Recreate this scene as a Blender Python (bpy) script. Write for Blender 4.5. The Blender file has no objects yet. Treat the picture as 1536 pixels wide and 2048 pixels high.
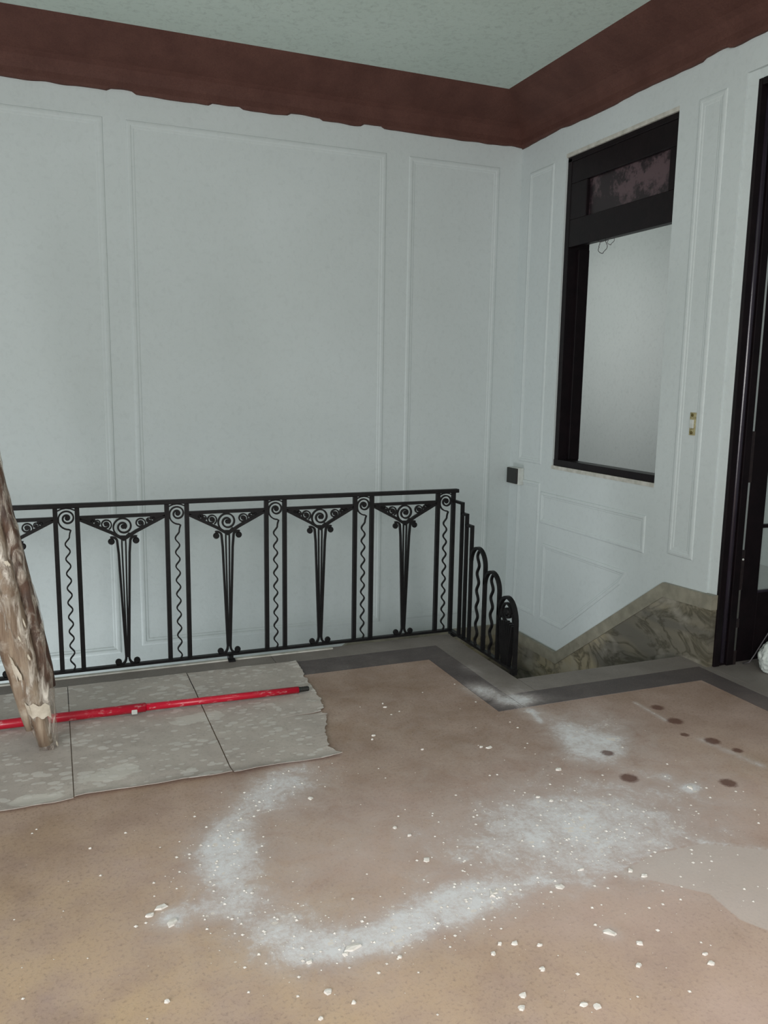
import bpy, math, random
import numpy as np
from mathutils import Matrix, Vector, noise
random.seed(7)
C = bpy.context.scene.collection
S = bpy.context.scene
PI = math.pi

# ------------------------------------------------------------------ camera
cd = bpy.data.cameras.new('camera'); cam = bpy.data.objects.new('camera', cd); C.objects.link(cam)
cd.sensor_fit = 'VERTICAL'; cd.sensor_height = 24.0; cd.lens = 24.0*1632.46/2048; cd.clip_start = 0.05
RX = Vector((0.92701918, -0.37468945, 0.01559659)); DY = Vector((-0.04466316, -0.15160336, -0.98743183)); FZ = Vector((0.37234478, 0.91467166, -0.15727404))
m3 = Matrix((RX, -DY, -FZ)).transposed()
cam.matrix_world = Matrix.Translation((0, 0, 1.5)) @ m3.to_4x4()
S.camera = cam
# ------------------------------------------------------------------ world, light, exposure
W = bpy.data.worlds.new('world'); S.world = W; W.use_nodes = True
bg = W.node_tree.nodes['Background']; bg.inputs[0].default_value = (0.86, 0.94, 1.0, 1); bg.inputs[1].default_value = 0.2
def area(name, loc, target, sx, sy, power, col):
    l = bpy.data.lights.new(name, 'AREA'); l.shape = 'RECTANGLE'; l.size = sx; l.size_y = sy; l.energy = power; l.color = col
    o = bpy.data.objects.new(name, l); C.objects.link(o); o.location = loc
    o.rotation_euler = (Vector(target)-Vector(loc)).to_track_quat('-Z', 'Y').to_euler(); return o
area('window_daylight', (-2.4, -1.5, 1.6), (3.2, 3.2, 1.0), 3.0, 2.0, 205, (1.0, 0.985, 0.985))
area('next_room_fill', (3.75, 7.6, 2.3), (5.6, 6.5, 1.5), 1.6, 1.6, 23, (1.0, 0.985, 0.95))  # added fill, unseen, aimed at the far wall of the next room
area('stairwell_fill', (-0.9, 4.8, -1.5), (1.7, 5.43, 0.7), 1.0, 0.9, 30, (0.97, 0.965, 1.0))  # added unseen fill from below to brighten the lower back wall
def point_light(name, loc, r, power, col):
    l = bpy.data.lights.new(name, 'POINT'); l.energy = power; l.color = col; l.shadow_soft_size = r
    o = bpy.data.objects.new(name, l); C.objects.link(o); o.location = loc
point_light('near_camera_fill', (1.35, 0.1, 1.65),   .2, 78, (1.0, 0.965, 0.94))  # added unseen fill beside the camera, not a real hanging lamp
S.view_settings.view_transform = 'Standard'; S.view_settings.look = 'None'
S.view_settings.exposure = 0.0; S.view_settings.gamma = 1.0; S.view_settings.use_curve_mapping = False

# ------------------------------------------------------------------ materials
def lin(c):
    return tuple(((v/255)/12.92 if v/255 <= 0.04045 else ((v/255+0.055)/1.055)**2.4) for v in c)+(1,)
class NT:
    def __init__(s, name):
        s.m = bpy.data.materials.new(name); s.m.use_nodes = True; s.t = s.m.node_tree
        s.b = s.t.nodes['Principled BSDF']; s.out = s.t.nodes['Material Output']
        s.co = s.t.nodes.new('ShaderNodeTexCoord').outputs['Object']
    def n(s, typ, **kw):
        x = s.t.nodes.new(typ)
        for k, v in kw.items(): setattr(x, k, v)
        return x
    def l(s, a, b): s.t.links.new(a, b)
    def noise(s, scale, detail=3, rough=.55, vec=None, dist=0):
        x = s.n('ShaderNodeTexNoise'); x.inputs['Scale'].default_value = scale; x.inputs['Detail'].default_value = detail
        x.inputs['Roughness'].default_value = rough; x.inputs['Distortion'].default_value = dist
        s.l(vec or s.co, x.inputs['Vector']); return x.outputs['Fac']
    def voro(s, scale, feature='F1', out='Distance', vec=None, rnd=1):
        x = s.n('ShaderNodeTexVoronoi', feature=feature); x.inputs['Scale'].default_value = scale; x.inputs['Randomness'].default_value = rnd
        s.l(vec or s.co, x.inputs['Vector']); return x.outputs[out]
    def mapr(s, v, a, b, c=0, d=1):
        x = s.n('ShaderNodeMapRange'); s.l(v, x.inputs[0])
        for i, q in enumerate((a, b, c, d)): x.inputs[i+1].default_value = q
        return x.outputs[0]
    def math(s, op, a, b=None):
        x = s.n('ShaderNodeMath', operation=op)
        for i, v in enumerate((a, b)):
            if v is None: continue
            if isinstance(v, (int, float)): x.inputs[i].default_value = v
            else: s.l(v, x.inputs[i])
        return x.outputs[0]
    def mix(s, f, a, b):
        x = s.n('ShaderNodeMix', data_type='RGBA')
        for k, v in ((0, f), (6, a), (7, b)):
            if isinstance(v, (int, float, tuple)): x.inputs[k].default_value = v
            else: s.l(v, x.inputs[k])
        return x.outputs[2]
    def attr(s, name):
        x = s.n('ShaderNodeAttribute'); x.attribute_name = name; return x.outputs['Fac']
    def stretch(s, sc):
        x = s.n('ShaderNodeMapping'); x.inputs['Scale'].default_value = sc; s.l(s.co, x.inputs['Vector']); return x.outputs[0]
    def bump(s, h, strength, dist=0.01):
        x = s.n('ShaderNodeBump'); x.inputs['Strength'].default_value = strength; x.inputs['Distance'].default_value = dist
        s.l(h, x.inputs['Height']); s.l(x.outputs[0], s.b.inputs['Normal'])
    def fin(s, col=None, rough=.6, metal=0, spec=.5):
        if col is not None:
            if isinstance(col, tuple): s.b.inputs['Base Color'].default_value = col
            else: s.l(col, s.b.inputs['Base Color'])
        if isinstance(rough, (int, float)): s.b.inputs['Roughness'].default_value = rough
        else: s.l(rough, s.b.inputs['Roughness'])
        s.b.inputs['Metallic'].default_value = metal; s.b.inputs['Specular IOR Level'].default_value = spec
        return s.m
def plain(name, a, b, scale=8, rough=.6, bump=0.0, bs=60, metal=0, spec=.5):
    k = NT(name); f = k.mapr(k.noise(scale), .35, .65)
    col = k.mix(f, lin(a), lin(b))
    if bump: k.bump(k.noise(bs, 4), bump)
    return k.fin(col, rough, metal, spec)
def wall_mat(name, a, b, speck=.25, c2=None):
    k = NT(name)
    col = k.mix(k.mapr(k.noise(1.1, 4, .6), .3, .7), lin(a), lin(b))
    col = k.mix(k.math('MULTIPLY', k.mapr(k.noise(28, 5, .7, dist=.6), .5, .8), speck), col, lin(c2 or (95, 105, 104)))
    k.bump(k.noise(22, 5, .65), .14, .01)
    return k.fin(col, .75, 0, .25)
M_wall = wall_mat('white_plaster_paint', (191, 200, 199), (197, 206, 206), .12)
M_wall2 = wall_mat('pale_blue_plaster', (188, 196, 194), (194, 201, 199), .2)
M_ceil = wall_mat('grey_green_ceiling_paint', (188, 204, 196), (196, 211, 204), .4)
k = NT('brown_cornice_paint')
col = k.mix(k.mapr(k.noise(5, 4, .6), .35, .65), lin((80, 52, 45)), lin((92, 62, 54)))
col = k.mix(k.math('MULTIPLY', k.mapr(k.noise(120, 3, .7), .45, .75), .4), col, lin((60, 34, 30)))
k.bump(k.noise(40, 4), .25); M_corn = k.fin(col, .7, 0, .25)
M_line = plain('white_edge_paint', (196, 196, 188), (170, 170, 160), 20, .6)
M_iron = plain('black_wrought_iron', (14, 14, 15), (22, 21, 22), 30, .5, .12, 90, 0, .25)
M_wood = plain('dark_brown_varnished_wood', (17, 12, 15), (23, 16, 19), 14, .42, .08, 50, 0, .22)
k = NT('gloss_brown_wood'); M_gloss = k.fin(k.mix(k.noise(10), lin((36, 30, 36)), lin((50, 46, 56))), .2)
M_black = plain('black_plastic', (26, 26, 24), (34, 34, 31), 20, .4)
M_whitep = plain('white_plastic', (200, 205, 200), (186, 190, 184), 20, .45)
M_beige = plain('aged_beige_fitting', (176, 170, 132), (130, 122, 84), 60, .5)
M_brass = plain('tarnished_brass', (120, 108, 60), (90, 80, 44), 60, .45, 0, 60, .5)
M_hinge = plain('dark_hinge_metal', (30, 24, 26), (44, 36, 36), 60, .4)
# marble dado
k = NT('veined_olive_marble')
wv = k.stretch((3.0, 3.0, 6.0))
v1 = k.noise(1.0, 5, .6, wv, 1.2)
v2 = k.noise(.45, 2, .5, wv, .8)
col = k.mix(k.mapr(v2, .42, .6), lin((104, 101, 92)), lin((150, 142, 118)))
vein = k.mapr(k.math('ABSOLUTE', k.math('SUBTRACT', v1, .5)), .0, .06, 1, 0)
col = k.mix(k.math('MULTIPLY', vein, .68), col, lin((62, 58, 44)))
col = k.mix(k.mapr(k.noise(.9, 3, .6, wv, .5), .52, .72, 0, .75), col, lin((164, 160, 148)))
k.bump(v1, .15); M_marble = k.fin(col, .38, 0, .4)
M_cap = plain('grey_olive_marble_cap', (146, 142, 126), (126, 123, 109), 14, .42, .1)
M_step = plain('dark_marble_step', (80, 78, 70), (60, 58, 52), 10, .5)

def floor_mat(name, a, b, gold=True, speck=.5, dustmul=1.0):
    k = NT(name)
    n1 = k.noise(3.2, 5, .62)
    col = k.mix(k.mapr(n1, .35, .65), lin(a), lin(b))
    if gold:
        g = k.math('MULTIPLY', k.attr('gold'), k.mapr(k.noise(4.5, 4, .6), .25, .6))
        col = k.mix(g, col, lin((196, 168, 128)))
    gran = k.noise(85, 3, .75)
    col = k.mix(k.math('MULTIPLY', k.mapr(gran, .52, .72), speck), col, lin((70, 54, 42)))
    col = k.mix(k.math('MULTIPLY', k.mapr(k.noise(140, 2, .6), .55, .8), speck*.7), col, lin((196, 178, 150)))
    film_light_fac = k.math('MULTIPLY', k.attr('film'), k.mapr(k.noise(2.4, 5, .65), .3, .7, .45, 1))  # pale dust film that also paints a brighter near floor into the colour
    col = k.mix(film_light_fac, col, lin((216, 190, 182)))
    # plaster dust
    d = k.attr('dust')
    n_mid = k.math('SUBTRACT', k.noise(9, 7, .72, dist=.6), .5); n_fine = k.math('SUBTRACT', k.noise(55, 5, .8), .5)
    hz = k.math('ADD', d, k.math('MULTIPLY', k.math('MULTIPLY', n_mid, 1.5), k.mapr(d, 0, .3, .15, 1)))
    col = k.mix(k.mapr(hz, .0, .7, 0, .62*dustmul), col, lin((200, 192, 190)))
    pw = k.math('ADD', k.math('ADD', d, k.math('MULTIPLY', n_mid, 1.9)), k.math('MULTIPLY', n_fine, 1.5))
    f = k.mapr(pw, .55, 1.25, 0, .85*dustmul)
    col = k.mix(f, col, lin((228, 229, 232)))
    pn = k.math('ADD', k.attr('patch'), k.math('MULTIPLY', k.math('SUBTRACT', k.noise(25, 4, .6), .5), .35))
    col = k.mix(k.mapr(pn, .42, .66, 0, .5), col, lin((204, 198, 194)))
    # reddish spots
    st = k.mapr(k.math('ADD', k.attr('stain'), k.math('MULTIPLY', k.math('SUBTRACT', k.noise(70, 4, .7), .5), .7)), .30, .75, 0, .8)
    col = k.mix(st, col, lin((88, 50, 38)))
    # crumbs of plaster, more of them where the dust is
    vv = k.voro(34, vec=k.stretch((1, 1.35, 1))); rn = k.noise(9, 4, .7)
    thr = k.math('MULTIPLY', k.math('ADD', k.math('MULTIPLY', d, .55), .10), k.mapr(rn, .48, .72, 0, 1))
    cr = k.mapr(k.math('SUBTRACT', thr, vv), 0, .03, 0, .8)
    col = k.mix(cr, col, lin((226, 218, 210)))
    k.bump(k.math('ADD', k.math('MULTIPLY', gran, .3), k.math('MULTIPLY', f, .5)), .25, .006)
    return k.fin(col, .62, 0, .3)
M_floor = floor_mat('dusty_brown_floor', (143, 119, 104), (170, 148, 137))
M_band = floor_mat('dark_grey_marble_band', (80, 74, 75), (92, 85, 84), False, .25)
M_pale = floor_mat('pale_grey_marble_slab', (130, 124, 119), (118, 112, 107), False, .2)
k = NT('plaster_spattered_grey_board')
col = k.mix(k.mapr(k.noise(2.6, 4, .6), .35, .65), lin((176, 167, 160)), lin((190, 182, 174)))
col = k.mix(k.math('MULTIPLY', k.mapr(k.noise(70, 4, .75), .5, .75), .4), col, lin((118, 108, 100)))
d = k.attr('dust')
f = k.mapr(k.math('ADD', d, k.math('MULTIPLY', k.math('SUBTRACT', k.noise(11, 5, .6, dist=.8), .5), .9)), .5, .58, 0, .75)
col = k.mix(f, col, lin((206, 202, 194)))
sp = k.mapr(k.math('SUBTRACT', k.mapr(k.noise(5, 4), .33, .66, .12, .52), k.voro(24, vec=k.stretch((.8, 1.3, 1)))), 0, .04, 0, .65)
col = k.mix(sp, col, lin((208, 204, 198)))
k.bump(k.math('ADD', f, sp), .25, .004); M_sheet = k.fin(col, .6, 0, .35)
# red pole
k = NT('red_lacquered_tube')
col = k.mix(k.mapr(k.noise(55, 5, .7, k.stretch((.35, 1, 1))), .56, .66, 0, .75), lin((186, 18, 46)), lin((214, 170, 170)))
M_red = k.fin(col, .28)
M_chip = plain('white_plaster', (236, 232, 226), (214, 208, 200), 30, .8)
# film wrapped bundle
k = NT('old_brown_timber')
st = k.stretch((26, 26, 3.0))
col = k.mix(k.mapr(k.noise(1, 4, .6, st), .35, .65), lin((112, 90, 72)), lin((172, 156, 136)))
col = k.mix(k.mapr(k.noise(9, 5, .65), .55, .72, 0, .7), col, lin((196, 188, 174)))
k.bump(k.noise(1, 5, .6, st), .5); M_core = k.fin(col, .7)
M_dark = plain('dark_brown_roll_cover', (92, 62, 44), (62, 44, 40), 12, .6, .4, 30)
k = NT('crumpled_clear_film')
fs = k.stretch((30, 30, 7))
w = k.noise(1, 5, .65, fs, 1.0)
k.fin(k.mix(k.mapr(w, .4, .7), lin((150, 130, 110)), lin((236, 230, 218))), .2, 0, .8)
k.bump(w, .9, .02)
tr = k.n('ShaderNodeBsdfTransparent'); mx = k.n('ShaderNodeMixShader')
k.l(k.mapr(w, .44, .68, .12, .82), mx.inputs[0]); k.l(tr.outputs[0], mx.inputs[1]); k.l(k.b.outputs[0], mx.inputs[2]); k.l(mx.outputs[0], k.out.inputs[0])
M_film = k.m
M_tape = plain('off_white_tape', (214, 206, 190), (190, 180, 162), 30, .6)
M_sack = plain('white_woven_plastic', (212, 220, 214), (186, 196, 190), 12, .5, .5, 30)
M_cable = plain('grey_cable_sheath', (92, 90, 92), (70, 68, 70), 30, .5)
k = NT('door_glass')
k.fin(lin((205, 222, 218)), .12, 0, .5)
tr = k.n('ShaderNodeBsdfTransparent'); mx = k.n('ShaderNodeMixShader'); mx.inputs[0].default_value = .22
k.l(tr.outputs[0], mx.inputs[1]); k.l(k.b.outputs[0], mx.inputs[2]); k.l(mx.outputs[0], k.out.inputs[0]); M_glass = k.m
k = NT('transom_glass_painted_reflection')
col = k.mix(k.mapr(k.math('ADD', k.noise(6, 4, .65), k.math('MULTIPLY', k.noise(45, 3, .7), .25)), .56, .66), lin((84, 68, 72)), lin((34, 25, 29)))  # pinkish reflection painted into the pane colour as mottling
M_trans = k.fin(col, .35)

# ------------------------------------------------------------------ mesh helpers
class MB:
    def __init__(s): s.v = []; s.f = []
    def add(s, vs, fs):
        b = len(s.v); s.v += [tuple(p) for p in vs]; s.f += [tuple(b+i for i in f) for f in fs]; return s
    def box(s, x0, y0, z0, x1, y1, z1):
        vs = [(x, y, z) for z in (z0, z1) for x, y in ((x0, y0), (x1, y0), (x1, y1), (x0, y1))]
        return s.add(vs, [(3, 2, 1, 0), (4, 5, 6, 7), (0, 1, 5, 4), (1, 2, 6, 5), (2, 3, 7, 6), (3, 0, 4, 7)])
    def tube(s, pts, radii, seg=12, jitter=0.0, ns=8.0, flat=1.0):
        pts = [Vector(p) for p in pts]
        if isinstance(radii, (int, float)): radii = [radii]*len(pts)
        vs = []; ref = None
        for i, p in enumerate(pts):
            t = (pts[min(i+1, len(pts)-1)]-pts[max(i-1, 0)]).normalized()
            if ref is None: ref = Vector((0, 1, 0)) if abs(t.y) < .8 else Vector((1, 0, 0))
            a = (ref-t*ref.dot(t)).normalized(); b = t.cross(a); ref = a
            for j in range(seg):
                an = 2*PI*j/seg; d = a*math.cos(an)*flat+b*math.sin(an)
                r = radii[i]
                if jitter: r *= 1+jitter*noise.noise(Vector((p.x*3+d.x*2.2, d.y*2.2+5, p.z*ns/4)))+jitter*.6*noise.noise(Vector((d.x*6, d.y*6, p.z*ns)))
                vs.append(p+d*r)
        fs = [(i*seg+j, i*seg+(j+1) % seg, (i+1)*seg+(j+1) % seg, (i+1)*seg+j) for i in range(len(pts)-1) for j in range(seg)]
        fs += [tuple(range(seg))[::-1], tuple((len(pts)-1)*seg+j for j in range(seg))]
        return s.add(vs, fs)
    def ribbon(s, pts, w, d, closed=False, axis='y'):
        """flat iron bar bent in the XZ plane (or YZ when axis='x'): width w in plane, depth d across"""
        n = len(pts); W = w if isinstance(w, (list, tuple)) else [w]*n; vs = []
        for i in range(n):
            p = Vector(pts[i])
            a = Vector(pts[(i-1) % n]) if (closed or i > 0) else None
            b = Vector(pts[(i+1) % n]) if (closed or i < n-1) else None
            t1 = (p-a).normalized() if a is not None else None; t2 = (b-p).normalized() if b is not None else None
            if t1 is None: t1 = t2
            if t2 is None: t2 = t1
            t = (t1+t2); t = t.normalized() if t.length > 1e-6 else t1
            nn = Vector((-t.y, t.x)); c = max(.5, nn.dot(Vector((-t1.y, t1.x))))
            o = nn*(W[i]/2/c)
            for q, dd in ((p+o, -d/2), (p-o, -d/2), (p-o, d/2), (p+o, d/2)):
                vs.append((q.x, dd, q.y) if axis == 'y' else (dd, q.x, q.y))
        m = n if closed else n-1
        fs = [(4*i+j, 4*i+(j+1) % 4, 4*((i+1) % n)+(j+1) % 4, 4*((i+1) % n)+j) for i in range(m) for j in range(4)]
        if not closed: fs += [(3, 2, 1, 0), (4*n-4, 4*n-3, 4*n-2, 4*n-1)]
        return s.add(vs, fs)
    def disc(s, cx, cz, r, d, seg=14, axis='y'):
        vs = []
        for dd, rr in ((-d/2, r*.75), (-d/2*.5, r), (d/2*.5, r), (d/2, r*.75)):
            for j in range(seg):
                a = 2*PI*j/seg; u, v = cx+rr*math.cos(a), cz+rr*math.sin(a)
                vs.append((u, dd, v) if axis == 'y' else (dd, u, v))
        fs = [(i*seg+j, i*seg+(j+1) % seg, (i+1)*seg+(j+1) % seg, (i+1)*seg+j) for i in range(3) for j in range(seg)]
        fs += [tuple(range(seg))[::-1], tuple(3*seg+j for j in range(seg))]
        return s.add(vs, fs)
    def grid(s, x0, x1, y0, y1, step, z=0.0):
        nx = max(1, int(round((x1-x0)/step))); ny = max(1, int(round((y1-y0)/step)))
        vs = [(x0+(x1-x0)*i/nx, y0+(y1-y0)*j/ny, z) for j in range(ny+1) for i in range(nx+1)]
        fs = [(j*(nx+1)+i, j*(nx+1)+i+1, (j+1)*(nx+1)+i+1, (j+1)*(nx+1)+i) for j in range(ny) for i in range(nx)]
        return s.add(vs, fs)
    def prism(s, poly, axis, a, b):
        """poly in the plane perpendicular to axis, extruded a..b"""
        n = len(poly)
        def P(p, c): return {'x': (c, p[0], p[1]), 'y': (p[0], c, p[1]), 'z': (p[0], p[1], c)}[axis]
        return s.add([P(p, a) for p in poly]+[P(p, b) for p in poly],
                     [tuple(range(n))[::-1], tuple(range(n, 2*n))]+[(i, (i+1) % n, n+(i+1) % n, n+i) for i in range(n)])
    def mesh(s, name, mat, smooth=False):
        me = bpy.data.meshes.new(name); me.from_pydata(s.v, [], s.f); me.materials.append(mat)
        import bmesh
        bm = bmesh.new(); bm.from_mesh(me); bmesh.ops.recalc_face_normals(bm, faces=bm.faces[:]); bm.to_mesh(me); bm.free()
        if smooth:
            me.polygons.foreach_set('use_smooth', [True]*len(me.polygons))
        return me
    def build(s, name, mat, parent=None, loc=(0, 0, 0), smooth=False, bevel=0):
        return link(name, s.mesh(name, mat, smooth), parent, loc, bevel)
def link(name, me, parent=None, loc=(0, 0, 0), bevel=0):
    o = bpy.data.objects.new(name, me); C.objects.link(o); o.parent = parent; o.location = loc
    if bevel:
        b = o.modifiers.new('bevel', 'BEVEL'); b.width = bevel; b.segments = 2; b.limit_method = 'ANGLE'
    return o
def struct(o): o['kind'] = 'structure'; return o
def tag(o, label, cat, group=None):
    o['label'] = label; o['category'] = cat
    if group: o['group'] = group
    return o
def thing(name, loc, label, cat, group=None):
    o = bpy.data.objects.new(name, None); C.objects.link(o); o.location = loc; o.empty_display_size = .1
    return tag(o, label, cat, group)

# ------------------------------------------------------------------ plaster mouldings on walls
PROF = [(0, -.002), (.004, .009), (.014, .0135), (.026, .0125), (.032, .006), (.044, .0045), (.05, -.002)]
def moulding(poly, plane, c, sgn, prof=PROF, k=1.0):
    """closed moulding frame following polygon poly (counter-clockwise) on a wall plane; offsets go inward"""
    n = len(poly); P = [Vector(p) for p in poly]; mb = MB(); rows = []
    for w, h in prof:
        row = []
        for i in range(n):
            t1 = (P[i]-P[i-1]).normalized(); t2 = (P[(i+1) % n]-P[i]).normalized()
            n1 = Vector((-t1.y, t1.x)); n2 = Vector((-t2.y, t2.x)); b = (n1+n2)
            o = b/(1+n1.dot(n2))
            q = P[i]+o*w*k; cc = c+sgn*h*.5
            row.append((q.x, c+sgn*h*.42, q.y) if plane == 'y' else (cc, q.x, q.y))
        rows.append(row)
    vs = [p for r in rows for p in r]
    fs = [(r*n+i, r*n+(i+1) % n, (r+1)*n+(i+1) % n, (r+1)*n+i) for r in range(len(rows)-1) for i in range(n)]
    return mb.add(vs, fs)
def rect(a0, b0, a1, b1): return [(a0, b0), (a1, b0), (a1, b1), (a0, b1)]

# ------------------------------------------------------------------ room shell
XR, YB, ZC = 3.25, 5.43, 3.453
wb = struct(MB().box(-3.2, YB, -2.9, XR+.15, YB+.15, ZC+.12).build('wall_back', M_wall))
for a, b in ((-2.2, .36), (.49, 2.19), (2.355, 3.07)):
    z0 = -.29 if b < 2 else -.255
    moulding(rect(a, z0, b, 3.035), 'y', YB, -1, k=1.0).build('panel_moulding', M_wall, wb)
wr = MB()
wr.box(XR, 4.86, -2.9, XR+.15, YB, ZC+.12)                 # beyond the window opening
wr.box(XR, 3.80, -2.9, XR+.15, 4.86, .915)                 # under it
wr.box(XR, 3.80, 3.012, XR+.15, 4.86, ZC+.12)              # over it
wr.box(XR, 3.33, -2.9, XR+.15, 3.80, ZC+.12)               # between window and door
wr.box(XR, 2.15, 3.03, XR+.15, 3.33, ZC+.12)
wr.box(XR, -1.6, -.2, XR+.15, 2.15, ZC+.12)
wr.prism([(3.33, XR), (3.33, XR+.15), (3.27, XR+.15), (3.27, XR+.014)], 'z', 0.0, 3.03) if False else None
wr.prism([(XR+.012, 3.33), (XR+.15, 3.33), (XR+.15, 3.27), (XR+.016, 3.27)], 'z', 0.0, 3.03)
wr.prism([(XR, 3.03), (XR+.15, 3.03), (XR+.15, 2.985), (XR+.02, 2.985)], 'y', 2.15, 3.27) if False else None
wr = struct(wr.build('wall_right', M_wall))
MB().box(XR+.02, 2.15, 2.985, XR+.15, 3.272, 3.03).build('door_head_strip', M_wall, wr)
moulding(rect(5.00, .93, 5.31, 2.99), 'x', XR, -1, k=.8).build('panel_moulding', M_wall, wr)
moulding([(5.00, -.20), (5.31, -.20), (5.31, .80), (5.00, .80)], 'x', XR, -1, k=.8).build('panel_moulding', M_wall, wr)
moulding(rect(3.85, .51, 4.985, .74), 'x', XR, -1, k=.8).build('panel_moulding', M_wall, wr)
for mm in (): pass
moulding([(3.98, .37), (4.05, .27), (4.65, -.20), (4.93, -.20), (4.93, .37)], 'x', XR, -1, k=.8).build('panel_moulding', M_wall, wr)
moulding(rect(3.45, .55, 3.65, 3.0), 'x', XR, -1, k=1.0).build('panel_moulding', M_wall, wr)
# thin raised stile beside the corner
ce = MB(); ce.box(-3.2, -1.6, ZC, XR+.15, YB+.15, ZC+.12); ce = struct(ce.build('ceiling', M_ceil))
# cornice
prof = [(.0, 3.182), (.018, 3.182), (.024, 3.2), (.024, 3.235), (.034, 3.27), (.05, 3.30), (.075, 3.32), (.115, 3.34), (.165, 3.365), (.215, 3.392), (.255, 3.415), (.285, 3.435), (.309, 3.453), (.0, 3.453)]
def cornice(along):
    mb = MB(); n = len(prof); rows = []
    L = np.arange(0, 1.0001, 1/260)
    for q in L:
        row = []
        for j, (o, z) in enumerate(prof):
            if along == 'x':
                x0, x1 = -3.0, XR-o; c = x0+(x1-x0)*q
            else:
                y0, y1 = -1.6, YB-o; c = y0+(y1-y0)*q
            zz = z
            if j in (0, 1):
                nz = noise.noise(Vector((c*2.1, 3.3 if along == 'x' else 9.1, 0)))*.5+noise.noise(Vector((c*9, 1.2, 4)))*.35
                zz = z+.012*max(-.2, nz)*2
                if along == 'x': zz += .012*(1 if .4 < c < .55 or 1.0 < c < 1.2 or 1.5 < c < 1.72 or 2.0 < c < 2.15 else 0)
                else: zz += .012*(1 if 3.45 < c < 3.62 else 0)
            row.append((c, YB-o, zz) if along == 'x' else (XR-o, c, zz))
        rows.append(row)
    vs = [p for r in rows for p in r]; m = len(rows)
    fs = [(i*n+j, i*n+(j+1) % n, (i+1)*n+(j+1) % n, (i+1)*n+j) for i in range(m-1) for j in range(n)]
    fs += [tuple(range(n)), tuple((m-1)*n+j for j in range(n))]
    return mb.add(vs, fs)
struct(cornice('x').build('trim_1', M_corn)); struct(cornice('y').build('trim_2', M_corn))

# ------------------------------------------------------------------ floor with baked dust masks (world coordinates)
RING = [(.837, 2.883), (.637, 2.711), (.494, 2.584), (.427, 2.449), (.421, 2.334), (.447, 2.166), (.496, 2.006), (.579, 1.899), (.707, 1.86), (.867, 1.888), (1.006, 1.917), (1.163, 1.946)]
def seg_d(X, Y, pts):
    D = np.full(X.shape, 1e9)
    for (ax, ay), (bx, by) in zip(pts[:-1], pts[1:]):
        vx, vy = bx-ax, by-ay; L2 = vx*vx+vy*vy+1e-12
        t = np.clip(((X-ax)*vx+(Y-ay)*vy)/L2, 0, 1)
        D = np.minimum(D, np.hypot(X-ax-t*vx, Y-ay-t*vy))
    return D
def poly_in(X, Y, poly):
    r = np.zeros(X.shape, bool); n = len(poly)
    for i in range(n):
        x1, y1 = poly[i]; x2, y2 = poly[(i+1) % n]
        c = ((y1 > Y) != (y2 > Y)) & (X < (x2-x1)*(Y-y1)/((y2-y1) if y2 != y1 else 1e-9)+x1)
        r ^= c
    return r
BLOBS = [  # x, y, sx, sy, strength
    (.751, 2.787, .11, .10, .62), (.64, 2.70, .09, .08, .35), (.50, 2.56, .07, .07, .35), (.461, 2.42, .075, .085, .95), (.46, 2.30, .06, .06, .35),
    (.45, 2.16, .10, .05, .5), (.53, 2.00, .08, .05, .55), (.60, 1.90, .10, .045, .7), (.72, 1.865, .11, .04, .7), (.86, 1.90, .08, .035, .55),
    (.983, 1.92, .10, .06, .85), (1.08, 1.95, .08, .05, .5), (.33, 2.16, .09, .05, .35), (.70, 2.05, .30, .16, .16), (.9, 2.2, .35, .3, .12),
    (1.292, 2.124, .18, .12, .26), (1.45, 2.10, .2, .12, .28), (1.612, 2.167, .18, .16, .28), (1.742, 1.986, .16, .12, .36), (1.867, 1.848, .14, .10, .25),
    (1.72, 2.12, .36, .22, .20), (2.08, 2.2, .26, .16, .14), (.62, 2.2, .22, .3, .12), (1.50, 2.32, .22, .10, .28), (1.85, 2.2, .2, .12, .28), (1.4, 1.93, .16, .05, .35),
    (2.029, 2.762, .06, .10, .75), (2.017, 2.638, .09, .07, .75), (2.12, 2.70, .09, .10, .55), (2.25, 2.86, .10, .14, .35), (2.05, 2.95, .06, .07, .4),
    (1.908, 3.388, .05, .07, .7), (1.93, 3.30, .04, .06, .5), (1.982, 3.225, .05, .04, .75), (2.06, 3.20, .06, .035, .7), (2.03, 3.27, .025, .06, .55), (2.008, 3.087, .04, .06, .5),
    (2.09, 3.32, .03, .04, .3), (2.01, 3.66, .03, .05, .4), (2.181, 2.238, .035, .02, 1.0), (2.146, 2.335, .03, .03, .6),
    (1.75, 2.6, .3, .25, .10), (1.2, 2.7, .5, .4, .08), (2.3, 2.4, .3, .2, .10), (1.35, 3.5, .3, .4, .06),
    (.245, 2.146, .03, .03, .6), (1.151, 1.925, .02, .018, .8), (1.369, 1.659, .02, .02, .7)]
STROKES = [([(2.534, 2.993), (2.528, 2.777)], .008, .55), ([(2.535, 2.551), (2.583, 2.286)], .014, .5), ([(2.008, 3.087), (1.98, 2.95)], .012, .6),
           ([(2.12, 1.813), (1.95, 1.93)], .008, .4), ([(1.28, 1.95), (1.45, 1.88)], .012, .35), (RING, .05, .30)]
PATCH = [(2.3, 1.66), (2.12, 1.813), (1.95, 1.92), (1.75, 1.93), (1.57, 1.88), (1.66, 1.80), (1.762, 1.70), (1.757, 1.573), (1.80, 1.50), (2.2, 1.4)]
SPOTS = [(2.068, 2.589, .024), (2.011, 2.38, .032), (2.347, 2.214, .030), (2.595, 2.906, .028), (2.564, 2.752, .032), (2.568, 2.528, .030), (2.50, 2.62, .018), (2.60, 2.42, .02), (2.02, 1.80, .0)]
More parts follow.
